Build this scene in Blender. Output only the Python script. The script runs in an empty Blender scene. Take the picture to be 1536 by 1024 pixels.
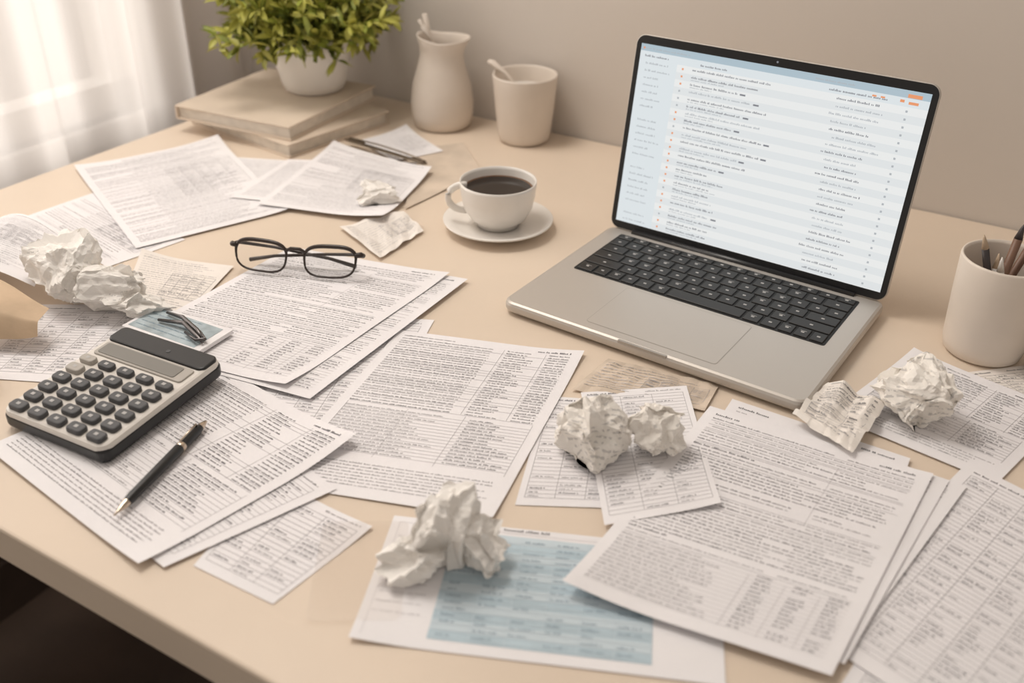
import bpy, bmesh, math, random
import numpy as np
from mathutils import Matrix, Vector, noise
DZ=0.75
scene=bpy.context.scene
scene.view_settings.view_transform='Standard'
scene.view_settings.look='None'

# ------------------------------------------------------------------ materials
def mat(name,col,rough=0.6,metal=0.0,var=0.0,vscale=20,bump=0.0,bscale=200,emit=None,estr=0,spec=0.5,sheen=0,sub=0,coat=0):
    m=bpy.data.materials.new(name); m.use_nodes=True
    nt=m.node_tree; b=nt.nodes['Principled BSDF']
    b.inputs['Base Color'].default_value=(*col,1); b.inputs['Roughness'].default_value=rough
    b.inputs['Metallic'].default_value=metal; b.inputs['Specular IOR Level'].default_value=spec
    b.inputs['Coat Weight'].default_value=coat
    tc=nt.nodes.new('ShaderNodeTexCoord')
    if var>0:
        n=nt.nodes.new('ShaderNodeTexNoise'); n.inputs['Scale'].default_value=vscale; n.inputs['Detail'].default_value=5
        r=nt.nodes.new('ShaderNodeValToRGB')
        r.color_ramp.elements[0].position=0.3; r.color_ramp.elements[1].position=0.7
        r.color_ramp.elements[0].color=(*[max(0,c*(1-var)) for c in col],1)
        r.color_ramp.elements[1].color=(*[min(1,c*(1+var)) for c in col],1)
        nt.links.new(tc.outputs['Object'],n.inputs['Vector']); nt.links.new(n.outputs['Fac'],r.inputs['Fac'])
        nt.links.new(r.outputs['Color'],b.inputs['Base Color'])
    if bump>0:
        n=nt.nodes.new('ShaderNodeTexNoise'); n.inputs['Scale'].default_value=bscale; n.inputs['Detail'].default_value=4
        bp=nt.nodes.new('ShaderNodeBump'); bp.inputs['Strength'].default_value=bump; bp.inputs['Distance'].default_value=0.002
        nt.links.new(tc.outputs['Object'],n.inputs['Vector']); nt.links.new(n.outputs['Fac'],bp.inputs['Height'])
        nt.links.new(bp.outputs['Normal'],b.inputs['Normal'])
    if emit is not None:
        b.inputs['Emission Color'].default_value=(*emit,1); b.inputs['Emission Strength'].default_value=estr
    return m
def glassy(name,tint=(1,1,1),g=0.08,rough=0.05):
    m=bpy.data.materials.new(name); m.use_nodes=True; nt=m.node_tree; nt.nodes.clear()
    o=nt.nodes.new('ShaderNodeOutputMaterial'); mx=nt.nodes.new('ShaderNodeMixShader'); mx.inputs[0].default_value=g
    t=nt.nodes.new('ShaderNodeBsdfTransparent'); t.inputs[0].default_value=(*tint,1)
    gl=nt.nodes.new('ShaderNodeBsdfGlossy'); gl.inputs['Roughness'].default_value=rough
    nt.links.new(t.outputs[0],mx.inputs[1]); nt.links.new(gl.outputs[0],mx.inputs[2]); nt.links.new(mx.outputs[0],o.inputs[0])
    return m
M_paper=mat('paper_white',(0.86,0.84,0.85),0.75,var=0.03,vscale=9,bump=0.10,bscale=60,spec=0.25)
M_paperc=mat('paper_cream',(0.85,0.80,0.745),0.8,var=0.05,vscale=14,bump=0.2,bscale=50,spec=0.2)
M_kraft=mat('paper_kraft',(0.56,0.42,0.29),0.8,var=0.12,vscale=30,bump=0.3,bscale=80,spec=0.2)
M_tan=mat('paper_tan',(0.64,0.54,0.44),0.8,var=0.12,vscale=25,bump=0.3,bscale=60,spec=0.2)
M_ink=mat('ink_dark',(0.19,0.185,0.20),0.8,spec=0.1)
M_ink2=mat('ink_grey',(0.38,0.37,0.38),0.8,spec=0.1)
M_ink3=mat('ink_faint',(0.58,0.56,0.57),0.8,spec=0.1)
M_blue=mat('ink_blue',(0.49,0.60,0.665),0.75,var=0.08,vscale=40,spec=0.2)
M_blue2=mat('ink_blue_dark',(0.29,0.38,0.45),0.75,spec=0.2)
M_blue3=mat('ink_blue_light',(0.60,0.69,0.745),0.75,spec=0.2)
PM=[M_paper,M_ink,M_ink2,M_ink3,M_blue,M_blue2,M_blue3]

# ------------------------------------------------------------------ mesh builder
class MB:
    def __init__(s): s.v=[];s.f=[];s.m=[];s.s=[]
    def add(s,vs,fs,mi=0,smooth=True,M=None):
        o=len(s.v)
        if M is not None: vs=[tuple(M@Vector(p)) for p in vs]
        s.v.extend([tuple(p) for p in vs])
        for f in fs: s.f.append(tuple(i+o for i in f)); s.m.append(mi); s.s.append(smooth)
    def build(s,name,mats,loc=(0,0,0),yaw=0,rot=None,parent=None):
        me=bpy.data.meshes.new(name); me.from_pydata(s.v,[],s.f)
        for m in mats: me.materials.append(m)
        me.polygons.foreach_set('material_index',s.m); me.polygons.foreach_set('use_smooth',s.s); me.update()
        o=bpy.data.objects.new(name,me); scene.collection.objects.link(o)
        o.location=loc; o.rotation_euler=rot if rot else (0,0,yaw)
        if parent: o.parent=parent
        return o
    def lathe(s,prof,mi=0,n=56,M=None,smooth=True,fn=None):
        vs=[];fs=[];k=len(prof)
        for i in range(n):
            a=2*math.pi*i/n
            for r,z in prof:
                p=(r*math.cos(a),r*math.sin(a),z)
                vs.append(fn(p) if fn else p)
        for i in range(n):
            j=(i+1)%n
            for q in range(k-1):
                fs.append((i*k+q,j*k+q,j*k+q+1,i*k+q+1))
        s.add(vs,fs,mi,smooth,M)
    def tube(s,path,rad,mi=0,n=10,M=None,closed=False,cap=True,flat=1.0):
        P=[Vector(p) for p in path]; k=len(P)
        if not hasattr(rad,'__len__'): rad=[rad]*k
        vs=[];fs=[]
        ref=Vector((0,0,1))
        for i in range(k):
            a=P[(i-1)%k] if (closed or i>0) else P[i]; b=P[(i+1)%k] if (closed or i<k-1) else P[i]
            t=(b-a).normalized()
            rf=ref if abs(t.dot(ref))<0.95 else Vector((0,1,0))
            x=t.cross(rf).normalized(); y=x.cross(t).normalized()
            for j in range(n):
                an=2*math.pi*j/n; vs.append(tuple(P[i]+(x*math.cos(an)*flat+y*math.sin(an))*rad[i]))
        for i in range(k if closed else k-1):
            i2=(i+1)%k
            for j in range(n):
                j2=(j+1)%n; fs.append((i*n+j,i*n+j2,i2*n+j2,i2*n+j))
        if cap and not closed:
            fs.append(tuple(range(n))[::-1]); fs.append(tuple((k-1)*n+j for j in range(n)))
        s.add(vs,fs,mi,True,M)
    def rr(s,w,d,z0,z1,r,b,mi=0,M=None,c=(0,0),seg=6,smooth=False):
        h=z1-z0
        rings=[(b,0),(.3*b,.3*b),(0,b),(0,h-b),(.3*b,h-.3*b),(b,h)] if b>0 else [(0,0),(0,h)]
        vs=[];n=4*(seg+1)
        for ins,z in rings:
            ww,dd,rrr=w/2-ins,d/2-ins,max(r-ins,0.0001)
            for q,(sx,sy) in enumerate([(1,1),(-1,1),(-1,-1),(1,-1)]):
                for i in range(seg+1):
                    a=math.pi/2*(q+i/seg)
                    vs.append((c[0]+sx*(ww-rrr)+rrr*math.cos(a),c[1]+sy*(dd-rrr)+rrr*math.sin(a),z0+z))
        k=len(rings);fs=[]
        for i in range(k-1):
            for j in range(n):
                j2=(j+1)%n; fs.append((i*n+j,i*n+j2,(i+1)*n+j2,(i+1)*n+j))
        fs.append(tuple(range(n))[::-1]); fs.append(tuple((k-1)*n+j for j in range(n)))
        s.add(vs,fs,mi,smooth,M)
    def key(s,x,y,w,d,z0,h,mi,t=0.0008,M=None):
        vs=[]
        for ins,z in ((0,z0),(0,z0+h*.7),(t,z0+h)):
            vs+=[(x-w/2+ins,y-d/2+ins,z),(x+w/2-ins,y-d/2+ins,z),(x+w/2-ins,y+d/2-ins,z),(x-w/2+ins,y+d/2-ins,z)]
        fs=[]
        for i in range(2):
            for j in range(4):
                j2=(j+1)%4; fs.append((i*4+j,i*4+j2,i*4+4+j2,i*4+4+j))
        fs.append((8,9,10,11)); s.add(vs,fs,mi,False,M)
    def quad(s,x0,y0,x1,y1,z,mi,M=None):
        s.add([(x0,y0,z),(x1,y0,z),(x1,y1,z),(x0,y1,z)],[(0,1,2,3)],mi,False,M)
    def box(s,x0,y0,z0,x1,y1,z1,mi=0,M=None):
        s.add([(x0,y0,z0),(x1,y0,z0),(x1,y1,z0),(x0,y1,z0),(x0,y0,z1),(x1,y0,z1),(x1,y1,z1),(x0,y1,z1)],
              [(3,2,1,0),(4,5,6,7),(0,1,5,4),(1,2,6,5),(2,3,7,6),(3,0,4,7)],mi,False,M)

# ------------------------------------------------------------------ printed content (mm, v measured from the top)
def line(L,u0,u1,v,h,rng,mi=1,cw=1.2):
    u=u0
    while u<u1-cw:
        n=rng.randint(2,9)
        for _ in range(n):
            if u+cw>u1: break
            hh=h*rng.choice((.62,.62,.7,1.0)); L.append((u,v-hh,u+cw*rng.uniform(.5,.75),v,mi)); u+=cw
        u+=cw*.9
def rule(L,u0,v0,u1,v1,mi=2,t=.28):
    if abs(u1-u0)>abs(v1-v0):
        n=max(1,int((u1-u0)/8))
        for i in range(n): L.append((u0+(u1-u0)*i/n,v0,u0+(u1-u0)*(i+1)/n,v0+t,mi))
    else:
        n=max(1,int((v1-v0)/8))
        for i in range(n): L.append((u0,v0+(v1-v0)*i/n,u0+t,v0+(v1-v0)*(i+1)/n,mi))
def table(L,u0,v0,u1,v1,rows,cols,rng,fill=.7,mi=1):
    for i in range(rows+1): rule(L,u0,v0+(v1-v0)*i/rows,u1,v0+(v1-v0)*i/rows,2,.3)
    xs=[u0+(u1-u0)*i/cols for i in range(cols+1)]
    for x in xs: rule(L,x,v0,x,v1,2,.3)
    ch=(v1-v0)/rows
    for r in range(rows):
        for c in range(cols):
            if rng.random()<fill:
                w=(xs[c+1]-xs[c]); e=rng.uniform(.4,.9)*w
                line(L,xs[c]+w*.1,xs[c]+e,v0+ch*(r+.75),min(1.5,ch*.42),rng,mi if rng.random()<.6 else 2,1.15)
def content(style,W,H,rng):
    L=[];m=9 if W>120 else 5
    if style=='text':
        line(L,m,m+rng.uniform(20,30),m+1,2.4,rng,1,1.6); line(L,W-m-28,W-m,m+1,2.3,rng,1,1.5)
        v=m+6.5; col=W*rng.uniform(.62,.74)
        while v<H*.72:
            k=rng.random()
            if k<.24: rule(L,m,v-1.2,W-m,v-1.2,2,.3); v+=2.0; continue
            if k<.29: line(L,m,m+rng.uniform(20,60),v,2.0,rng,1,1.4); v+=4.4; continue
            e=W-m-rng.choice((0,0,0,3,8,30))
            mi=1 if rng.random()<.5 else 2
            if rng.random()<.5:
                line(L,m,col-rng.uniform(6,20),v,1.4,rng,mi); line(L,col+3,e,v,1.4,rng,mi)
            else: line(L,m+rng.choice((0,0,4)),e,v,1.4,rng,mi)
            v+=3.85
        rule(L,col,H*.12,col,H*.45,3)
        while v<H-m-2:
            line(L,m,W*rng.uniform(.35,.52),v,1.35,rng,2)
            for c in (.60,.74,.87):
                if rng.random()<.8: line(L,W*c,W*(c+rng.uniform(.05,.08)),v,1.4,rng,1)
            rule(L,m,v+1.1,W-m,v+1.1,3); v+=4.1
        for c in (.57,.71,.84): rule(L,W*c,H*.73,W*c,H-m-2,3)
    elif style=='form':
        line(L,W-m-32,W-m,m,2.4,rng,1,1.6); line(L,m,m+50,m,1.8,rng,2)
        v=m+5
        while v<H*.5:
            e=W-m
            line(L,m,W*.55,v,1.45,rng,1 if rng.random()<.5 else 2); line(L,W*.62,W*rng.uniform(.7,.78),v,1.45,rng,1); line(L,W*.84,e,v,1.5,rng,1)
            if rng.random()<.5: rule(L,m,v+.9,e,v+.9,2)
            v+=4.0
        rule(L,W*.6,m+3,W*.6,H*.5,2); rule(L,W*.82,m+3,W*.82,H*.5,2)
        v=H*.53
        while v<H*.78:
            line(L,m,W*rng.uniform(.4,.6),v,1.4,rng,2); line(L,W*.66,W*rng.uniform(.78,.93),v,1.5,rng,1); rule(L,m,v+1.1,W-m,v+1.1,2); v+=4.3
        rule(L,m,H*.51,m,H*.8,2); rule(L,W*.35,H*.51,W*.35,H*.8,3); rule(L,W*.63,H*.51,W*.63,H*.8,2); rule(L,W-m,H*.51,W-m,H*.8,2)
        v=H*.84
        while v<H-m: line(L,m,W-m-rng.uniform(0,20),v,1.4,rng,2); v+=3.8
    elif style=='table':
        line(L,m,m+W*.3,m+1,2.1,rng,1,1.4); line(L,W*.6,W-m,m+1,1.8,rng,2)
        table(L,m,m+5,W-m,H-m-4,max(4,int((H-2*m-9)/4.6)),max(3,int(W/24)),rng,.62)
    elif style=='faint':
        v=m+3
        while v<H-m:
            line(L,m,W-m-rng.uniform(0,W*.3),v,1.4,rng,2 if rng.random()<.35 else 3); v+=4.2
        table(L,W*.45,H*.3,W-m,H*.75,9,4,rng,.5,2)
    elif style=='pale':
        line(L,W*.3,W-m,m,1.9,rng,2,1.3)
        v=m+6
        while v<H-m:
            a=rng.choice((m,m,W*.3)); line(L,a,W-m-rng.uniform(0,W*.25),v,1.35,rng,2 if rng.random()<.6 else 3)
            if rng.random()<.3: rule(L,m,v+1,W-m,v+1,3)
            v+=4.0
        table(L,W*.5,H*.25,W-m,H*.6,14,5,rng,.6,2)
    elif style=='blue':
        line(L,W*.35,W*.35+34,4,2.4,rng,1,1.6)
        u0,u1,v0,v1=48,190,9,H-9
        nx,ny=24,12
        for i in range(nx):
            for j in range(ny):
                L.append((u0+(u1-u0)*i/nx,v0+(v1-v0)*j/ny,u0+(u1-u0)*(i+1)/nx,v0+(v1-v0)*(j+1)/ny,4 if (j//1)%2 else 6))
        L2=[]
        for r in range(17):
            v=v0+4+r*(v1-v0-4)/17
            for c in range(6):
                x=u0+5+c*23
                if rng.random()<.85: line(L2,x,x+rng.uniform(8,17),v+2,1.9,rng,5,1.3)
            rule(L2,u0,v+3.2,u1,v+3.2,6,.4)
        for c in range(7): rule(L2,u0+3+c*23,v0,u0+3+c*23,v1,6,.4)
        L+= [(a,b,c,d,e+100) for a,b,c,d,e in L2]
        for r in range(9): line(L,8,40,v0+12+r*9,1.4,rng,3)
        rule(L,6,6,W-6,6,3); rule(L,6,6,6,H-5,3)
    return L
def lerp(a,b,t): return a+(b-a)*t
def sheet(name,q,z,style,seed,amp=.5,curl=None,crumple=0,cz=(0,0,0,0),mats=None,res=36,crn=14,two=False):
    rng=random.Random(seed); q=np.array(q,float)/1000
    W=(np.linalg.norm(q[1]-q[0])+np.linalg.norm(q[2]-q[3]))*500; H=(np.linalg.norm(q[3]-q[0])+np.linalg.norm(q[2]-q[1]))*500
    n=res
    u,v=np.meshgrid(np.linspace(0,1,n+1),np.linspace(0,1,n+1))
    ph=[rng.uniform(0,6.28) for _ in range(4)]
    X=u*W;Y=v*H
    Z=z+amp*(np.sin(X/38+ph[0]+Y/90)*.5+np.sin(Y/31+ph[1]-X/120)*.35+np.sin((X+Y)/22+ph[2])*.15+1)*.5
    Z+=lerp(lerp(cz[0],cz[1],u),lerp(cz[3],cz[2],u),v)
    if curl:
        cs={'TL':(0,0),'TR':(1,0),'BR':(1,1),'BL':(0,1)}
        for k,(h,r) in curl.items():
            c=cs[k]; d=np.hypot((u-c[0])*W,(v-c[1])*H); Z+=h*np.clip(1-d/r,0,1)**2
    DX=np.zeros_like(Z);DY=np.zeros_like(Z)
    if crumple>0:
        C=np.zeros_like(Z)
        for k in range(crn):
            a=rng.uniform(0,6.28); o=rng.uniform(-.35,.35)*min(W,H)
            d=(X-W/2)*math.cos(a)+(Y-H/2)*math.sin(a)-o
            L=rng.uniform(.25,.6)*min(W,H)
            C+=np.abs((d/L+50)%1-.5)*rng.uniform(.4,1)*rng.choice((-1,1))
            DX+=np.sin(d/L*6+k)*.012*crumple; DY+=np.cos(d/L*5+k)*.012*crumple
        C-=C.min(); Z+=C/C.max()*crumple
    def P(uu,vv,zz): 
        a=q[0]+(q[1]-q[0])*uu[...,None]; b=q[3]+(q[2]-q[3])*uu[...,None]
        xy=a+(b-a)*vv[...,None]
        return np.concatenate([xy,zz[...,None]],-1)
    Pg=P(u,v,Z/1000+DZ); Pg[...,0]+=DX/1000; Pg[...,1]+=DY/1000
    V=Pg.reshape(-1,3)
    F=[];n1=n+1
    for j in range(n):
        for i in range(n): F.append((j*n1+i,(j+1)*n1+i,(j+1)*n1+i+1,j*n1+i+1))
    mb=MB(); mb.add(V.tolist(),F,0,crumple<3)
    L=content(style,W,H,rng) if style else []
    if L:
        A=np.array(L); top=A[:,4]>=100; mi=(A[:,4]%100).astype(int)
        uu=np.clip(A[:,[0,0,2,2]]/W,0,1); vv=np.clip(A[:,[1,3,3,1]]/H,0,1)
        def S(G):
            fi=np.clip(uu*n,0,n-1e-6); fj=np.clip(vv*n,0,n-1e-6); i=fi.astype(int); j=fj.astype(int); a=fi-i; b=fj-j
            g=lambda J,I:G[J,I]
            a=a[...,None];b=b[...,None]
            return (g(j,i)*(1-a)+g(j,i+1)*a)*(1-b)+(g(j+1,i)*(1-a)+g(j+1,i+1)*a)*b
        Q=S(Pg); off=.00022 if crumple<3 else .0006
        Q[...,2]+=off+np.where(top,.0002,0)[:,None]+np.where(mi==1,.00003,0)[:,None]
        N=len(L); mb.add(Q.reshape(-1,3).tolist(),[(4*k,4*k+1,4*k+2,4*k+3) for k in range(N)],0,False)
        mb.m[-N:]=mi.tolist()
    mm=list(PM)
    if mats: mm[0]=mats
    return mb.build(name,mm)

D='printed_document'
# left back group
sheet(D,[(143,-501),(340,-535),(322,-628),(135,-592)],.6,'pale',2)
sheet(D,[(60,-462),(133,-279),(386,-413),(314,-582)],2.0,'pale',1,amp=.9,curl={'TL':(5,70),'TR':(6,80),'BR':(2,40)})
sheet(D,[(196,-320),(292,-278),(420,-350),(325,-430)],.6,'faint',3)
sheet('envelope',[(385,-160),(432,-106),(512,-185),(500,-335)],1.2,None,44,crumple=1.5,mats=M_tan)
sheet(D,[(305,-180),(330,-102),(429,-151),(394,-218)],3.0,'faint',5,curl={'TR':(6,50)})
sheet(D,[(272,-290),(425,-205),(470,-370),(300,-425)],3.4,'faint',6,amp=1)
sheet(D,[(287,-212),(461,-224),(504,-384),(345,-425)],5.0,'pale',7,amp=1.8,curl={'TR':(6,70),'BR':(7,70),'TL':(3,50)})
sheet('crumpled_note',[(469,-421),(503,-343),(556,-376),(558,-460)],1.0,'faint',8,crumple=5,mats=M_paperc,crn=7)
# left group
sheet(D,[(330,-720),(440,-650),(490,-790),(385,-840)],.6,'table',9)
sheet(D,[(333,-589),(436,-556),(475,-660),(390,-672)],1.8,'faint',10,mats=M_paperc,amp=1.0,curl={'TL':(8,60)})
sheet(D,[(560,-590),(682,-534),(760,-760),(640,-800)],.4,'table',11)
sheet(D,[(715,-800),(817,-804),(807,-897),(736,-899)],.4,'table',12,curl={'TR':(2,40)})
sheet(D,[(666,-569),(836,-512),(886,-751),(716,-808)],1.2,'form',13,amp=.9,curl={'TR':(3,60),'BR':(2,50)})
sheet(D,[(575,-740),(768,-785),(722,-912),(530,-885)],2.0,'table',14)
sheet(D,[(537,-704),(745,-732),(708,-921),(500,-893)],2.9,'form',15,amp=.9,curl={'TR':(9,80),'BR':(3,60)})
sheet(D,[(480,-490),(666,-450),(673,-706),(480,-735)],3.9,'text',16)
sheet(D,[(460,-492),(645,-453),(645,-705),(462,-735)],4.9,'text',17,amp=1.0,curl={'TR':(2,50),'BR':(4,60)})
# right group
sheet(D,[(822,-785),(1038,-693),(1085,-803),(869,-895)],.5,'blue',18,curl={'BL':(3,50)})
sheet(D,[(840,-590),(905,-560),(960,-690),(891,-728)],.5,'table',19)
sheet('crumpled_map',[(859,-508),(962,-496),(966,-540),(855,-572)],.5,'faint',20,crumple=3.4,mats=M_tan,crn=6)
sheet(D,[(1150,-720),(1310,-700),(1300,-860),(1130,-870)],.4,'table',21)
sheet(D,[(1170,-495),(1310,-540),(1250,-775),(1110,-735)],1.4,'table',22,amp=.8)
sheet(D,[(1142,-357),(1190,-312),(1270,-360),(1200,-405)],.4,'table',23,mats=M_paperc)
sheet(D,[(1095,-342),(1230,-376),(1194,-512),(1056,-489)],1.4,'form',24,amp=.8,curl={'TL':(3,50)})
sheet(D,[(980,-512),(1130,-516),(1135,-650),(985,-660)],2.8,'text',25)
sheet(D,[(1000,-528),(1175,-530),(1141,-735),(985,-770)],3.6,'text',26)
sheet(D,[(985,-532),(1162,-532),(1142,-752),(975,-780)],4.5,'text',27)
sheet(D,[(969,-537),(1150,-533),(1138,-767),(964,-789)],5.5,'text',28,amp=1.2,curl={'BL':(7,80),'TR':(2,50)})
sheet(D,[(864,-572),(939,-516),(1024,-655),(960,-718)],2.2,'table',29,cz=(0,2,5.6,3.2),curl={'BR':(2,40)})
sheet('crumpled_receipt',[(1046,-462),(1098,-455),(1090,-545),(1034,-520)],6.0,'form',30,crumple=11,mats=M_paperc,crn=6,cz=(6,0,0,0))

# plastic sleeve
mb=MB(); 
mb.rr(.062,.095,0,.0006,.006,0,0)
mb.build('plastic_sleeve',[glassy('clear_plastic',(.985,.98,.975),.04,.2)],loc=(.836,-.842,DZ+.0022),yaw=math.radians(33))

# ------------------------------------------------------------------ crumpled balls
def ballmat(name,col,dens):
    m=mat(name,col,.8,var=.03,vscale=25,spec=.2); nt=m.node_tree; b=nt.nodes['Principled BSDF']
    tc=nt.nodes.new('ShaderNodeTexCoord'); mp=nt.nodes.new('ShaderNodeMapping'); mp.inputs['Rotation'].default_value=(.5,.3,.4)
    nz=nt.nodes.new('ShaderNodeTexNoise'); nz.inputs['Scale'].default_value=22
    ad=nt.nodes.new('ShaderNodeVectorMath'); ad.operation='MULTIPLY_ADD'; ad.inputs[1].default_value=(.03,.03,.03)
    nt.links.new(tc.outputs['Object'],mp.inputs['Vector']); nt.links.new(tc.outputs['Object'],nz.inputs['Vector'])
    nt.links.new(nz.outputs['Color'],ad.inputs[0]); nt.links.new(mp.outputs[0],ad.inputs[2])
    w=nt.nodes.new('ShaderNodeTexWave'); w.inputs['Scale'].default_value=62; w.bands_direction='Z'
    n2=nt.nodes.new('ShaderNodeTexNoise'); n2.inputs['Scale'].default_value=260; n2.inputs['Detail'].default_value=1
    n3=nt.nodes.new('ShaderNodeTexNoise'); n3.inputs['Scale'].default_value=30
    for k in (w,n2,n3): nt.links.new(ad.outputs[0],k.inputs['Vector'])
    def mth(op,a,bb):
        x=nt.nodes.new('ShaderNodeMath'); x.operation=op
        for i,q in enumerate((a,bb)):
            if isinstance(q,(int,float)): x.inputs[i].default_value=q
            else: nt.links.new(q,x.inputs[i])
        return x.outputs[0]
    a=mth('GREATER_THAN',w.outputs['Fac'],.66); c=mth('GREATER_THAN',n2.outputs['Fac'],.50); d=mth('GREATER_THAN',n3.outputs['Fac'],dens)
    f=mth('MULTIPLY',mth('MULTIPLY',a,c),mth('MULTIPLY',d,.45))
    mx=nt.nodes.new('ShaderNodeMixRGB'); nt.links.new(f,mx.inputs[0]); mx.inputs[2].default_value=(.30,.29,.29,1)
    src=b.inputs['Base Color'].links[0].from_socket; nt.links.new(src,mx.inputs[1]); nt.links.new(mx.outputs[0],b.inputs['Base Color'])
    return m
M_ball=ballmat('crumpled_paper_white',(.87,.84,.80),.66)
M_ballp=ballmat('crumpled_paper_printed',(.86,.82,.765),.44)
def crumple_geo(mb,seed,c,sc,yaw=0,folds=34,mi=0,sub=5,depth=(.50,.95)):
    rng=random.Random(seed); bm=bmesh.new(); bmesh.ops.create_icosphere(bm,subdivisions=sub,radius=1)
    pl=[]
    for k in range(folds):
        n=Vector((rng.gauss(0,1),rng.gauss(0,1),rng.gauss(0,1))).normalized(); pl.append((n,rng.uniform(*depth),rng.uniform(1.2,1.8)))
    off=Vector((seed*3.1,seed*1.7,0))
    vs=[]
    for v in bm.verts:
        p=v.co.copy()
        p*=1+.18*noise.noise(p*1.4+off)
        for n,o,s in pl:
            d=p.dot(n)-o
            if d>0: p-=n*d*s
        r=0
        for f,a in ((2.2,.19),(4.6,.11),(9.0,.03)):
            r+=a*(1-2*abs(noise.noise(p*f+off)))-a*.5
        p*=1+r
        vs.append(p)
    lim=[sorted(abs(p[k]) for p in vs)[int(len(vs)*.985)] for k in range(3)]
    vs=[Vector((p.x/lim[0],p.y/lim[1],p.z/lim[2])) for p in vs]
    R=Matrix.Rotation(yaw,3,'Z'); out=[]
    for p in vs:
        z=max(p.z,-.82); q=R@Vector((p.x*sc[0],p.y*sc[1],0)); out.append((c[0]+q.x,c[1]+q.y,c[2]+(z+.82)*sc[2]))
    fs=[tuple(v.index for v in f.verts) for f in bm.faces]
    mb.add(out,fs,mi,False); bm.free()
B='crumpled_paper_ball'
# elongated heap on the left
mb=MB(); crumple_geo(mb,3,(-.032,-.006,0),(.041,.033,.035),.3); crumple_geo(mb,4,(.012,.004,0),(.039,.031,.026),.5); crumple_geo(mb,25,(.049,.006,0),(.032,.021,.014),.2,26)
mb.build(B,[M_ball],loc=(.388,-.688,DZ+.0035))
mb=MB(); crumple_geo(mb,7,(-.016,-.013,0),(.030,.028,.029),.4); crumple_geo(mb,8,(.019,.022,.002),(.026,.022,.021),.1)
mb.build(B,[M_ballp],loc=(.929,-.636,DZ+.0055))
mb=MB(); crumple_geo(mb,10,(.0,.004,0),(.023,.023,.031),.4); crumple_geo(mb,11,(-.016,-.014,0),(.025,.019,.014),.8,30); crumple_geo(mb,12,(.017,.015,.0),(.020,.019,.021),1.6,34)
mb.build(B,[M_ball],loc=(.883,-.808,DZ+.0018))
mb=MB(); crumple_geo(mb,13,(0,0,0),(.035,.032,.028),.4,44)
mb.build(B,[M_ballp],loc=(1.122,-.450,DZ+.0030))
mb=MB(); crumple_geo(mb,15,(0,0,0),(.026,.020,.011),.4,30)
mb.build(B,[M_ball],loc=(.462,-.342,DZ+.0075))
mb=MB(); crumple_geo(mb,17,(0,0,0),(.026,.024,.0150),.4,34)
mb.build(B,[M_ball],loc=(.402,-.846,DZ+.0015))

# curled sheet + kraft envelope at the far left
def arch(name,q,cz,hfun,m,style=None,res=30,seed=1):
    q=np.array(q,float)/1000;mb=MB();vs=[];fs=[];n=res
    def P(u,v,o=0):
        a=q[0]+(q[1]-q[0])*u;b=q[3]+(q[2]-q[3])*u;p=a+(b-a)*v
        z=lerp(lerp(cz[0],cz[1],u),lerp(cz[3],cz[2],u),v)+hfun(u,v)
        return (p[0],p[1],DZ+z/1000+o)
    for j in range(n+1):
        for i in range(n+1): vs.append(P(i/n,j/n))
    for j in range(n):
        for i in range(n): fs.append((j*(n+1)+i,(j+1)*(n+1)+i,(j+1)*(n+1)+i+1,j*(n+1)+i+1))
    mb.add(vs,fs,0,True)
    if style:
        W=np.linalg.norm(q[1]-q[0])*1000;H=np.linalg.norm(q[3]-q[0])*1000
        for u0,v0,u1,v1,mi in content(style,W,H,random.Random(seed)):
            c=[P(a/W,b/H,.0006) for a,b in((u0,v0),(u0,v1),(u1,v1),(u1,v0))]
            mb.add(c,[(0,1,2,3)],mi,False)
    mm=list(PM);mm[0]=m
    return mb.build(name,mm)
arch('curled_letter',[(120,-625),(300,-650),(330,-718),(180,-750)],(2,36,20,2),lambda u,v:20*math.sin(math.pi*u)+6*math.sin(math.pi*v),M_paper,'pale',seed=51)
arch('kraft_envelope',[(290,-742),(402,-752),(412,-776),(345,-814)],(34,36,33,28),lambda u,v:5*math.sin(math.pi*v)*(1-u)+3*math.sin(u*5)-(24*((v-.75)/.25)**1.5 if v>.75 else 0)*(1-.5*u),M_kraft)

# ------------------------------------------------------------------ desk and room
M_desk=mat('desk_laminate',(0.735,0.615,0.495),0.42,var=.04,vscale=5,bump=.04,bscale=30,spec=.4)
mb=MB(); mb.rr(1.60,.951,-.036,0,.006,.0025,0)
for x,y in ((-.74,-.42),(.74,-.42),(-.74,.42),(.74,.42)): mb.box(x-.03,y-.03,-.75,x+.03,y+.03,-.036,0)
mb.box(-.71,.41,-.14,.71,.43,-.036,0); mb.box(-.71,-.40,-.11,.71,-.38,-.036,0)
mb.build('desk',[M_desk],loc=(.834,-.4695,DZ))
M_wall=mat('wall_paint',(.66,.605,.55),.9,var=.03,vscale=2.5,bump=.08,bscale=120,spec=.2)
mb=MB(); mb.box(-.2,.008,0,3.4,.108,2.6); mb.build('wall_back',[M_wall])
mb=MB()
wy0,wy1,wz0,wz1=-1.75,-.16,.72,2.25
mb.box(-.26,-3.2,0,-.14,.008,wz0); mb.box(-.26,-3.2,wz1,-.14,.008,2.6); mb.box(-.26,-3.2,wz0,-.14,wy0,wz1); mb.box(-.26,wy1,wz0,-.14,.008,wz1)
mb.build('wall_left',[M_wall])
M_trim=mat('window_paint',(.75,.73,.70),.4)
mb=MB(); t=.045
mb.box(-.22,wy0,wz0,-.17,wy1,wz0+t);mb.box(-.22,wy0,wz1-t,-.17,wy1,wz1);mb.box(-.22,wy0,wz0,-.17,wy0+t,wz1);mb.box(-.22,wy1-t,wz0,-.17,wy1,wz1)
ym=-1.05; mb.box(-.22,ym-.025,wz0,-.17,ym+.025,wz1)
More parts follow.
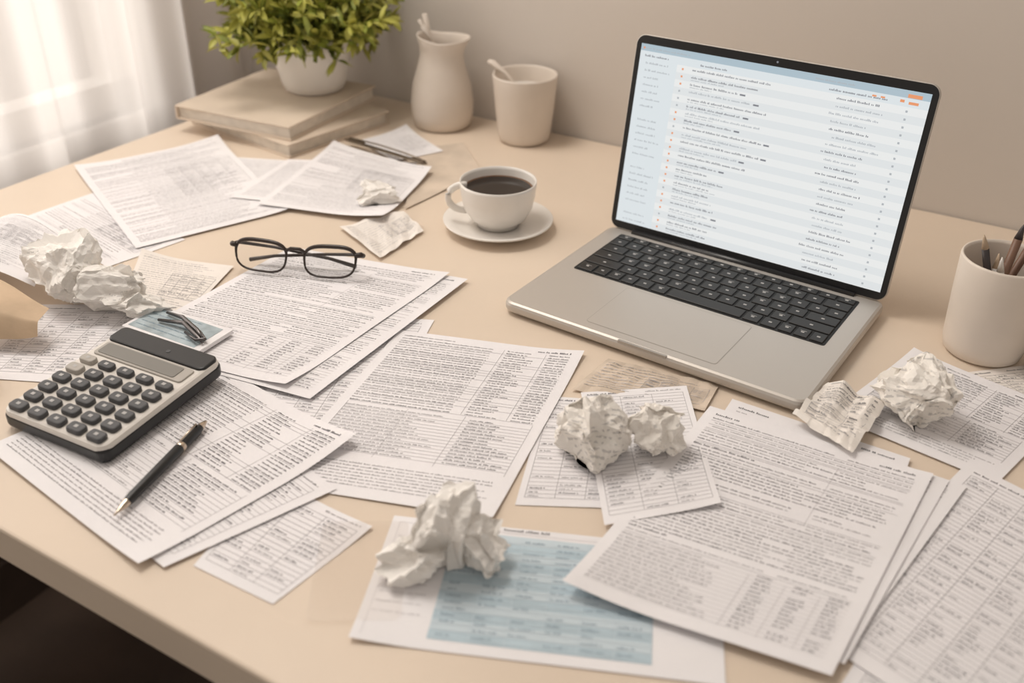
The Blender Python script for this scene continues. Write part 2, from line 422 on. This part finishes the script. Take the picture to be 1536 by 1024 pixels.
mb.box(-.26,wy0-.03,wz0-.03,-.125,wy1+.03,wz0)
mb.build('window_1',[M_trim])
M_floor=mat('floor_wood',(.07,.045,.032),.5,var=.25,vscale=6)
mb=MB(); mb.box(-.26,-3.2,-.05,3.4,.108,0); mb.build('floor',[M_floor])
mb=MB(); mb.box(-.14,-3.2,0,-.125,.008,.60); mb.box(-.14,-3.2,.60,-.118,.008,.625); mb.box(-.14,-3.2,0,-.115,.008,.10)
mb.build('added_dark_panel_1',[mat('dark_panel',(.06,.04,.03),.5,var=.2,vscale=8)])  # invented panel, coloured dark so the low wall past the desk stays dark
# curtain
def curtain():
    m=bpy.data.materials.new('sheer_fabric'); m.use_nodes=True; nt=m.node_tree; nt.nodes.clear()
    o=nt.nodes.new('ShaderNodeOutputMaterial'); a=nt.nodes.new('ShaderNodeMixShader'); b=nt.nodes.new('ShaderNodeMixShader')
    d=nt.nodes.new('ShaderNodeBsdfDiffuse'); d.inputs[0].default_value=(.80,.76,.73,1)
    t=nt.nodes.new('ShaderNodeBsdfTranslucent'); t.inputs[0].default_value=(.84,.80,.77,1)
    tr=nt.nodes.new('ShaderNodeBsdfTransparent')
    w=nt.nodes.new('ShaderNodeTexWave'); w.inputs['Scale'].default_value=140; w.bands_direction='Z'
    tc=nt.nodes.new('ShaderNodeTexCoord'); nt.links.new(tc.outputs['Object'],w.inputs['Vector'])
    mr=nt.nodes.new('ShaderNodeMapRange'); mr.inputs[3].default_value=.12; mr.inputs[4].default_value=.18
    nt.links.new(w.outputs['Fac'],mr.inputs[0])
    a.inputs[0].default_value=.55; nt.links.new(d.outputs[0],a.inputs[1]); nt.links.new(t.outputs[0],a.inputs[2])
    nt.links.new(mr.outputs[0],b.inputs[0]); nt.links.new(a.outputs[0],b.inputs[1]); nt.links.new(tr.outputs[0],b.inputs[2]); nt.links.new(b.outputs[0],o.inputs[0])
    mb=MB();vs=[];fs=[];N=420;K=14
    for i in range(N+1):
        y=-1.95+(1.940)*i/N
        for k in range(K+1):
            z=.63+1.76*k/K
            x=-.055+.020*math.sin(y*58+1.5*math.sin(y*9))+.011*math.sin(y*27+1+z*.4)+.003*math.sin(y*140+z)
            vs.append((x,y,z))
    for i in range(N):
        for k in range(K): fs.append((i*(K+1)+k,(i+1)*(K+1)+k,(i+1)*(K+1)+k+1,i*(K+1)+k+1))
    mb.add(vs,fs,0,True)
    mb.tube([(-.06,-2.0,2.42),(-.06,-.01,2.42)],.012,1)
    mb.build('sheer_curtain',[m,M_trim])
curtain()

# ------------------------------------------------------------------ ceramics
M_cer=mat('ceramic_cream',(.72,.64,.56),.45,var=.04,vscale=18,bump=.05,bscale=90,coat=.1)
M_white=mat('ceramic_white',(.82,.78,.73),.28,spec=.5,coat=.25)
M_coffee=mat('coffee',(.012,.005,.002),.12,spec=.3); M_crema=mat('coffee_crema',(.16,.075,.03),.3)
M_wood=mat('pale_wood',(.55,.42,.30),.6,var=.15,vscale=60)
M_steel=mat('steel',(.5,.47,.43),.3,metal=1)
M_blk=mat('black_plastic',(.012,.012,.013),.32)
# mug
mb=MB()
mb.lathe([(0,0),(.030,0),(.0345,.003),(.037,.010),(.0405,.040),(.0435,.075),(.0450,.092),(.0446,.0945),(.0432,.0945),(.042,.092),(.0405,.075),(.037,.03),(.030,.012),(0,.011)])
mb.lathe([(0,.072),(.020,.0725),(.0405,.072)],1)
mb.tube([(.02,.0,.045),(-.03,-.004,.092),(-.048,-.008,.104),(-.054,-.008,.105)],[.0022,.0025,.004,.003],0,8,flat=1.5)
mb.build('ceramic_mug',[M_cer,M_white],loc=(.494,-.044,DZ))
# vase / pitcher
def vf(p):
    x,y,z=p
    if z>.088:
        k=((z-.088)/.036)**1.5; d=(x*.858+y*.513)/.034
        if d>0: x+=.858*d*.008*k;y+=.513*d*.008*k; z+=.002*d*k
        else: z+=.006*k*-d
    return (x,y,z)
mb=MB(); mb.lathe([(0,0),(.036,0),(.041,.003),(.0445,.018),(.0455,.036),(.042,.062),(.0345,.086),(.030,.102),(.0305,.113),(.034,.124),(.0335,.126),(.0315,.124),(.028,.113),(.0275,.102),(.031,.086),(.036,.05),(.03,.01),(0,.01)],fn=vf)
mb.tube([(.01,0,.03),(-.012,-.008,.125),(-.022,-.012,.142)],[.0025,.003,.0045],1,8); mb.tube([(-.012,.0,.03),(-.018,.0,.12),(-.024,-.004,.157)],[.0022,.0028,.0038],1,8)
mb.tube([(.0,.01,.03),(-.018,.002,.12),(-.034,-.004,.148)],[.0022,.0028,.003],1,8)
mb.build('ceramic_pitcher',[M_cer,mat('bone_sticks',(.70,.62,.54),.6)],loc=(.361,-.054,DZ))
# cup & saucer
mb=MB()
mb.lathe([(0,.0),(.030,0),(.034,.002),(.050,.006),(.0635,.0115),(.0638,.013),(.0625,.0135),(.050,.0088),(.036,.0055),(.028,.0055),(.026,.004),(0,.004)])
c0=.0055
mb.lathe([(0,c0),(.024,c0),(.0245,c0+.004),(.033,c0+.010),(.0395,c0+.022),(.0425,c0+.036),(.0440,c0+.050),(.0440,c0+.0535),(.0427,c0+.0535),(.0420,c0+.050),(.040,c0+.036),(.036,c0+.02),(.02,c0+.008),(0,c0+.007)])
mb.lathe([(0,c0+.043),(.0385,c0+.043)],1); mb.lathe([(.0385,c0+.043),(.0405,c0+.0434)],2)
hd=Vector((-.858,-.513,0)); pts=[]
for i in range(15):
    a=math.radians(100-200*i/14); pts.append(tuple(hd*(.039+.0185*math.cos(a))+Vector((0,0,c0+.032+.0155*math.sin(a)))))
mb.tube(pts,.0042,0,10,flat=.75)
mb.build('coffee_cup_with_saucer',[M_white,M_coffee,M_crema],loc=(.621,-.318,DZ+.0005))
# pencil cup
mb=MB(); mb.lathe([(0,0),(.031,0),(.0345,.003),(.0365,.012),(.0385,.060),(.0392,.095),(.0385,.097),(.037,.097),(.036,.094),(.0345,.05),(.032,.012),(0,.009)])
def pencil(b,t,r,mi,tip=2):
    b=Vector(b);t=Vector(t);d=(t-b).normalized()
    mb.tube([b,t-d*.014],[r,r],mi,8); mb.tube([t-d*.014,t-d*.004,t],[r,r*.45,.0004],tip,8)
rt=Vector((.858,.513,0)); fw=Vector((-.513,.858,0))
def cp(a,b,z): return tuple(rt*a+fw*b+Vector((0,0,z)))
pencil(cp(.012,.01,.012),cp(-.024,.006,.116),.0034,3); pencil(cp(-.006,.0,.012),cp(.012,.012,.124),.0038,1,3)
pencil(cp(.0,-.015,.012),cp(-.012,-.012,.103),.0033,4,4); pencil(cp(-.01,-.01,.012),cp(-.006,.006,.098),.003,4,2)
pencil(cp(-.020,-.008,.012),cp(.046,-.002,.118),.0042,3,3); pencil(cp(-.0,.016,.012),cp(.03,.018,.112),.0036,1,1); 
mb.build('pencil_cup',[M_cer,mat('pencil_brown',(.20,.11,.07),.45),M_wood,mat('pencil_dark',(.05,.04,.04),.4),M_white],loc=(1.149,-.305,DZ))
# books
M_cov=mat('book_cover',(.68,.57,.46),.7,var=.06,vscale=15,bump=.1); M_pages=mat('book_pages',(.74,.67,.58),.85,var=.1,vscale=60)
def book(name,w,d,h,loc,yaw):
    mb=MB(); t=.0025
    mb.rr(w,d,0,t,.002,.0006,0); mb.rr(w,d,h-t,h,.002,.0006,0); mb.box(-w/2,-d/2,t*.5,-w/2+.003,d/2,h-t*.5,0)
    n=8
    for i in range(n):
        z0=t+(h-2*t)*i/n; ins=.004+.0006*(i%2); mb.box(-w/2+.003,-d/2+ins,z0,w/2-ins,d/2-ins,t+(h-2*t)*(i+1)/n,1)
    return mb.build(name,[M_cov,M_pages],loc=loc,yaw=yaw)
book('hardcover_book',.218,.190,.0195,(.172,-.172,DZ),math.radians(-8))
book('hardcover_book',.200,.212,.0200,(.152,-.172,DZ+.0197),math.radians(5))
# plant
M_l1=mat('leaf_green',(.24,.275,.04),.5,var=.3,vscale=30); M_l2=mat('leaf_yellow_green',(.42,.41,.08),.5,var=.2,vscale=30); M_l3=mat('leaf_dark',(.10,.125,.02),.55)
M_soil=mat('soil',(.05,.035,.025),.9,bump=.5)
mb=MB(); mb.lathe([(0,0),(.038,0),(.0435,.003),(.0485,.015),(.0565,.052),(.0605,.079),(.0600,.0815),(.057,.0815),(.056,.077),(.05,.03),(0,.03)],0)
mb.lathe([(0,.068),(.0555,.066)],4)
rng=random.Random(5)
def leaf(mb,p,d,l,w,mi,tw):
    d=d.normalized(); s=d.cross(Vector((0,0,1))); 
    if s.length<.1: s=Vector((1,0,0))
    s.normalize(); s=(Matrix.Rotation(tw,3,d)@s); n=s.cross(d)
    pr=[(0,.06),(.25,.7),(.5,1),(.75,.75),(1,.0)]
    vs=[];fs=[]
    for t,k in pr:
        c=p+d*l*t-n*(l*.22*t*t)*(-1 if n.z<0 else 1)
        vs+= [tuple(c-s*w*k*.5+n*w*.12*k),tuple(c-n*w*.05),tuple(c+s*w*k*.5+n*w*.12*k)]
    for i in range(4):
        for j in range(2): a=i*3+j; fs.append((a,a+1,a+4,a+3))
    mb.add(vs,fs,mi,True)
for k in range(165):
    a=rng.uniform(0,6.283); el=math.radians(rng.choice((rng.uniform(10,50),rng.uniform(30,88)))); r0=rng.uniform(0,.042)
    base=Vector((r0*math.cos(a),r0*math.sin(a),.072)); L=rng.uniform(.075,.15)*(.72+.28*math.sin(el))
    dr=Vector((math.cos(a)*math.cos(el),math.sin(a)*math.cos(el),math.sin(el)+.15)).normalized()
    pts=[]
    for i in range(7):
        t=i/6; p=base+dr*L*t+Vector((0,0,-.034*t*t*math.cos(el))); pts.append(p)
    mb.tube(pts,[.0014]*6+[.0007],1,5)
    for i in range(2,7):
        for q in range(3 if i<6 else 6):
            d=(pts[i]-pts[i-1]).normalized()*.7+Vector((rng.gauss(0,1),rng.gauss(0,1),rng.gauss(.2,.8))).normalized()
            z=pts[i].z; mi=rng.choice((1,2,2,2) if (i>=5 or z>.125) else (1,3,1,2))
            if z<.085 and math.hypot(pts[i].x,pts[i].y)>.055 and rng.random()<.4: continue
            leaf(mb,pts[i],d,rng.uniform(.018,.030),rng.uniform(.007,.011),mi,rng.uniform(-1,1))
mb.v=[(x,min(y,.108),z) for x,y,z in mb.v]
mb.build('potted_plant',[M_white,M_l1,M_l2,M_l3,M_soil],loc=(.176,-.118,DZ+.0398))

# ------------------------------------------------------------------ laptop
def emi(name,c,s=1.0):
    return mat(name,(.02,.02,.02),.25,emit=c,estr=s)
M_al=mat('aluminium',(.56,.52,.475),.45,metal=.5,bump=.02,bscale=900); M_al2=mat('aluminium_dark',(.44,.405,.37),.42,metal=.5)
M_key=mat('laptop_key',(.018,.017,.016),.45); M_well=mat('keyboard_well',(.008,.008,.008),.6); M_leg=mat('key_legend',(.45,.44,.43),.6)
S_bg=emi('screen_background',(.83,.845,.84),.95); S_bg2=emi('screen_row',(.755,.785,.795),.95); S_bar=emi('screen_toolbar',(.42,.53,.60),.95); S_tx=emi('screen_text',(.24,.25,.28),.85); S_tl=emi('screen_text_light',(.46,.49,.52),.9)
S_or=emi('screen_orange',(.82,.32,.15),.95); S_side=emi('screen_sidebar',(.73,.785,.81),.95)
LM=[M_al,M_al2,M_key,M_well,M_leg,M_blk,S_bg,S_bg2,S_bar,S_tx,S_tl,S_or,S_side]
W,Dp=.3125,.2212
mb=MB(); C=Matrix.Translation((W/2,Dp/2,0))
mb.rr(W,Dp,.0030,.0140,.012,.0035,0,C,seg=8)
for x in (.03,W-.03):
    for y in (.025,Dp-.03): mb.rr(.012,.012,0,.0035,.005,0,5,c=(x,y))
mb.rr(.05,.003,.0115,.01405,.0008,0,1,c=(W/2,.0015))
mb.rr(.1350,.0830,.0139,.01415,.004,0,1,c=(W/2,.055)); mb.rr(.1338,.0818,.0140,.01425,.0035,0,0,c=(W/2,.055))
kx0,kx1,ky0,ky1=.021,W-.021,.101,.2045
mb.rr(kx1-kx0,ky1-ky0,.0139,.01418,.003,0,3,c=((kx0+kx1)/2,(ky0+ky1)/2))
rows=[[1.25,1,1,1,1.1,1.1,5.0,1.1,1.1,.95,.95,.95],[2.2]+[1]*10+[2.3],[1.75]+[1]*11+[1.75],[1.5]+[1]*12+[1],[1]*13+[1.5],[1.04]*14]
y=ky0+.0018; tw=kx1-kx0-.003
hs=[.0185,.0175,.0175,.0175,.0175,.0115]
rng=random.Random(3)
for r,(ks,h) in enumerate(zip(rows,hs)):
    tot=sum(ks); x=kx0+.0015
    for k in ks:
        w=tw*k/tot; mb.key(x+w/2,y+h/2,w-.0028,h-.0028,.0142,.0013,2,.0005)
        if k<4: 
            mb.quad(x+w/2-.0018,y+h/2-.0012,x+w/2+.0014,y+h/2+.0010,.01556,4)
            if rng.random()<.4: mb.quad(x+w/2-.003,y+h/2+.002,x+w/2+.003,y+h/2+.0027,.01556,4)
        x+=w
    y+=h
mb.tube([(.03,Dp-.006,.0135),(W-.03,Dp-.006,.0135)],.0045,5,12)
t=.1593; hy=Dp-.006
LMx=Matrix(((1,0,0,W/2),(0,math.sin(t),-math.cos(t),hy),(0,math.cos(t),math.sin(t),.0145),(0,0,0,1)))
Lh=.2125
def lid(w,d,z0,z1,r,b,mi,cy): mb.rr(w,d,z0,z1,r,b,mi,LMx,c=(0,cy),seg=8)
lid(W,Lh,-.0042,0,.011,.0012,0,Lh/2); lid(W-.002,Lh-.002,-.0005,.0004,.010,.0003,5,Lh/2)
sw,sh=.2985,.1935; sy0=.0095; zz=.0006
def sq(x0,y0,x1,y1,mi,o=0): # y from top
    mb.quad(-sw/2+x0/1000,sy0+sh-y1/1000,-sw/2+x1/1000,sy0+sh-y0/1000,zz+o,mi,LMx)
SW,SH=298.5,193.5
sq(0,0,SW,SH,6); sq(0,0,SW,7,8,.0002); sq(0,7,SW,15,12,.0002); sq(0,15,44,SH,12,.0002)
T=[]; rng=random.Random(8)
def tl(x0,x1,y,h=2.0,mi=9,cw=1.35): line(T,x0,x1,y,h,rng,mi,cw)
tl(6,60,4.8,1.7,10); tl(190,230,4.8,1.7,10); tl(6,34,12.5,2.2,9); tl(70,100,12.8,2.0); tl(205,262,12.6,2.2,9)
for x in (246,254): T.append((x,9.4,x+4,11,11))
T.append((278,3.2,291,6.5,11)); T.append((272,9,276,11.5,11)); T.append((280,10,289,12.5,11)); T.append((3,3,5,5,11))
y=15; i=0; rp=7.4
while y<SH-3:
    if i%2==1: sq(44,y,SW,min(y+rp,SH),7,.0002)
    if rng.random()<.9: tl(8,10+rng.uniform(14,28),y+4.8,2.0,10)
    T.append((50,y+2.6,52,y+4.6,11 if rng.random()<.6 else 10))
    e=62+rng.uniform(45,88)*(1 if i<14 else .8); tl(62,e,y+3.8,2.1,9 if rng.random()<.55 else 10); 
    if rng.random()<.6: tl(62,62+rng.uniform(15,50),y+6.1,1.3,10,1.2)
    if rng.random()<.25: T.append((e+2,y+2.2,e+8,y+3.9,9))
    tl(212+rng.uniform(-3,6),212+rng.uniform(34,54),y+4.6,2.1,9 if rng.random()<.5 else 10)
    T.append((279,y+3,281,y+5,10)); 
    y+=rp; i+=1
for a in T: sq(a[0],a[1],a[2],a[3],a[4],.0004)
mb.rr(.002,.002,.0005,.0007,.0009,0,9,LMx,c=(0,Lh-.005))
laptop=mb.build('laptop',LM,loc=(.729,-.486,DZ+.0003),yaw=math.radians(-3.37))

# ------------------------------------------------------------------ calculator
M_cb=mat('calculator_body',(.72,.68,.63),.42,coat=.1); M_ck=mat('calculator_key',(.065,.066,.07),.5); M_lcd=mat('lcd',(.20,.19,.17),.3); M_cg=mat('calculator_key_grey',(.42,.39,.35),.45)
mb=MB(); cw,ch=.115,.137
sh_=Matrix(((1,0,0,0),(0,1,0,0),(0,.055,1,.0045),(0,0,0,1)))
mb.rr(cw,ch,-.0035,.0095,.008,.003,1,sh_); mb.rr(cw-.001,ch-.001,.001,.0128,.009,.0028,0,sh_)
mb.rr(cw-.004,.022,.0090,.0150,.006,.0015,1,sh_,c=(0,ch/2-.0135))
mb.rr(cw-.014,.019,.0110,.0143,.003,.0006,5,sh_,c=(0,ch/2-.036))
mb.rr(.088,.0145,.0130,.0148,.002,0,3,sh_,c=(-.003,ch/2-.036))
mb.rr(.004,.004,.0145,.0153,.0018,0,2,sh_,c=(.01,ch/2-.016))
for r in range(6):
    for c in range(5):
        x=-.0435+c*.0218; y=ch/2-.056-r*.0145
        hh=.0088 if r==0 else .0104
        mi=5 if (r==0 and c in(0,)) or (r==1 and c==0) else 2
        mb.rr(.0158,hh,.0120,.0172,.003,.0012,mi,sh_,c=(x,y),seg=3)
        mb.quad(x-.0018,y-.0014,x+.0018,y+.0016,.0174,4,sh_)
mb.build('desk_calculator',[M_cb,M_blk,M_ck,M_lcd,M_leg,M_cg],loc=(.5395,-.795,DZ+.0064),yaw=math.radians(3.5))
# cheque booklet with clip
mb=MB(); mb.rr(.096,.046,0,.004,.001,.0004,0); mb.quad(-.044,-.019,.040,.019,.0042,1)
L=[];r2=random.Random(4)
for v in range(5): line(L,8,60+r2.uniform(0,25),8+v*7,1.8,r2,2)
for a in L: mb.quad(-.048+a[0]/1000,.023-a[3]/1000,-.048+a[2]/1000,.023-a[1]/1000,.0044,a[4])
mb.build('cheque_booklet',[M_paper,mat('cheque_blue',(.40,.47,.50),.7,var=.25,vscale=60),M_blue2],loc=(.497,-.690,DZ+.0075),yaw=math.radians(2))
mb=MB()
mb.tube([(-.034,.010,0),(-.01,.008,.003),(.02,-.002,.003),(.034,-.008,0)],[.0012,.0022,.0022,.001],0,8); mb.tube([(-.03,-.004,0),(0,.0,.004),(.03,-.010,.002),(.036,-.012,0)],[.0015,.0022,.0018,.001],0,8); mb.tube([(.010,-.008,.001),(.030,-.014,.002),(.036,-.008,.002),(.022,-.001,.002)],[.0014]*4,0,8)
mb.build('metal_clip',[mat('dark_steel',(.16,.15,.15),.3,metal=.9)],loc=(.505,-.688,DZ+.0142))
# clip at the back
mb=MB()
mb.rr(.150,.007,0,.0018,.003,.0005,0); mb.tube([(-.07,.004,.003),(-.02,.007,.004),(.03,.006,.004),(.072,.002,.003)],.0012,0,8); mb.rr(.03,.013,.001,.0035,.005,.001,0,c=(-.055,0)); mb.rr(.022,.010,.001,.0035,.004,.001,0,c=(.06,0))
mb.build('clipboard_clip',[mat('bronze_metal',(.26,.21,.16),.35,metal=.9)],loc=(.372,-.208,DZ+.0085),yaw=math.radians(-6))
# ------------------------------------------------------------------ pen
mb=MB()
prof=[(.0,0),(.0006,0),(.0010,.004),(.0026,.010),(.0034,.015)]
Rp=Matrix.Rotation(math.radians(90),4,'Y')
mb.lathe(prof,1,16,Rp); mb.lathe([(.0034,.015),(.0039,.020),(.0042,.05),(.0043,.082),(.0040,.083)],0,16,Rp)
mb.lathe([(.0040,.083),(.0043,.084),(.0043,.086),(.0040,.087)],1,16,Rp); mb.lathe([(.0040,.087),(.0040,.108),(.0032,.112)],0,16,Rp)
mb.lathe([(.0032,.112),(.0026,.116),(.0012,.121),(0,.122)],1,16,Rp)
mb.tube([(.108,0,.0035),(.108,0,.0062),(.085,0,.0058)],[.0009,.0009,.0007],1,6)
tip=Vector((.657,-.898));end=Vector((.628,-.782)); an=math.atan2(end.y-tip.y,end.x-tip.x)
mb.build('ballpoint_pen',[M_blk,mat('pen_metal',(.62,.52,.42),.28,metal=1)],loc=(tip.x,tip.y,DZ+.0085),rot=(0,0,an))
# ------------------------------------------------------------------ glasses
mb=MB(); tb=math.radians(-22)
G=Matrix.Rotation(tb,4,'X')
lens=glassy('lens_glass',(.97,.97,.97),.06,.02)
def outline(cx_,sx):
    pts=[]
    for i in range(40):
        a=2*math.pi*i/40; c,s_=math.cos(a),math.sin(a)
        x=.0275*math.copysign(abs(c)**.62,c); z=.0160*math.copysign(abs(s_)**.70,s_)
        x*=1+.06*(z/.016); z+=.0012*(x*sx/.0275)
        pts.append((cx_+x,0,.019+z))
    return pts
for sx in(-1,1):
    o=outline(sx*.0375,sx)
    rad=[.0012+.0010*max(0,(p[2]-.019)/.016) for p in o]
    mb.tube(o,rad,0,8,G,closed=True); mb.add(o,[tuple(range(40))],1,False,G)
    mb.tube([(sx*.064,0,.028),(sx*.070,.001,.029),(sx*.0715,.005,.028)],[.0026,.0030,.0026],0,8,G)
    hp=G@Vector((sx*.0715,.005,.028))
    ex=-sx*.058; dy=.006 if sx>0 else .0115
    mb.tube([hp,(hp.x*.97,hp.y+dy*.7,hp.z-.001),(sx*.03,hp.y+dy,.019),(ex*.5,hp.y+dy+.001,.011),(ex,hp.y+dy+.002,.0035)],[.0022,.0020,.0017,.0018,.0024],0,8)
    mb.tube([(sx*.010,.001,.022),(sx*.0095,.005,.018),(sx*.011,.006,.013)],.0011,1,6,G)
mb.tube([(-.011,0,.026),(-.005,-.001,.0295),(.005,-.001,.0295),(.011,0,.026)],.0018,0,8,G)
mb.build('eyeglasses',[mat('glasses_frame',(.030,.018,.013),.3),lens],loc=(.514,-.547,DZ+.0068),yaw=math.radians(21))
# binder clip at right edge
mb=MB(); mb.add([(-.016,-.008,0),(.016,-.008,0),(.016,.008,0),(-.016,.008,0),(-.016,-.0015,.017),(.016,-.0015,.017),(.016,.0015,.017),(-.016,.0015,.017)],[(0,1,5,4),(1,2,6,5),(2,3,7,6),(3,0,4,7),(4,5,6,7)],0,False)
mb.tube([(-.010,0,.016),(-.007,.012,.026),(.007,.012,.026),(.010,0,.016)],.001,1,6)
mb.build('binder_clip',[M_blk,M_steel],loc=(1.205,-.312,DZ+.001),yaw=.4)

# ------------------------------------------------------------------ camera
cd=bpy.data.cameras.new('camera'); co=bpy.data.objects.new('camera',cd); scene.collection.objects.link(co)
cd.lens=1496.65/1536*36; cd.sensor_width=36; cd.sensor_fit='HORIZONTAL'
Mx=Matrix.Translation((1.1816,-1.2215,DZ+.4894))@Matrix.Rotation(math.radians(30.858),4,'Z')@Matrix.Rotation(math.pi/2-.5443,4,'X')@Matrix.Rotation(.0121,4,'Z')
co.matrix_world=Mx
cd.dof.use_dof=True; cd.dof.focus_distance=.92; cd.dof.aperture_fstop=4.2
scene.camera=co
# ------------------------------------------------------------------ light
w=bpy.data.worlds.new('world'); scene.world=w; w.use_nodes=True; bg=w.node_tree.nodes['Background']; bg.inputs[0].default_value=(1,.90,.805,1); bg.inputs[1].default_value=.44
def area(name,loc,target,sx,sy,e,col):
    l=bpy.data.lights.new(name,'AREA'); l.shape='RECTANGLE'; l.size=sx;l.size_y=sy;l.energy=e;l.color=col
    o=bpy.data.objects.new(name,l); scene.collection.objects.link(o); o.location=loc
    o.rotation_euler=(Vector(target)-Vector(loc)).to_track_quat('-Z','Y').to_euler(); return o
area('window_daylight',(-2.1,-.85,1.9),(.0,-.7,1.0),2.6,2.0,135,(1,.96,.915))
area('overhead_fill',(.04,-.46,2.25),(.75,-.6,.75),.6,.6,16,(1,.94,.87))  # unseen overhead area light, added to even out the falloff across the desk
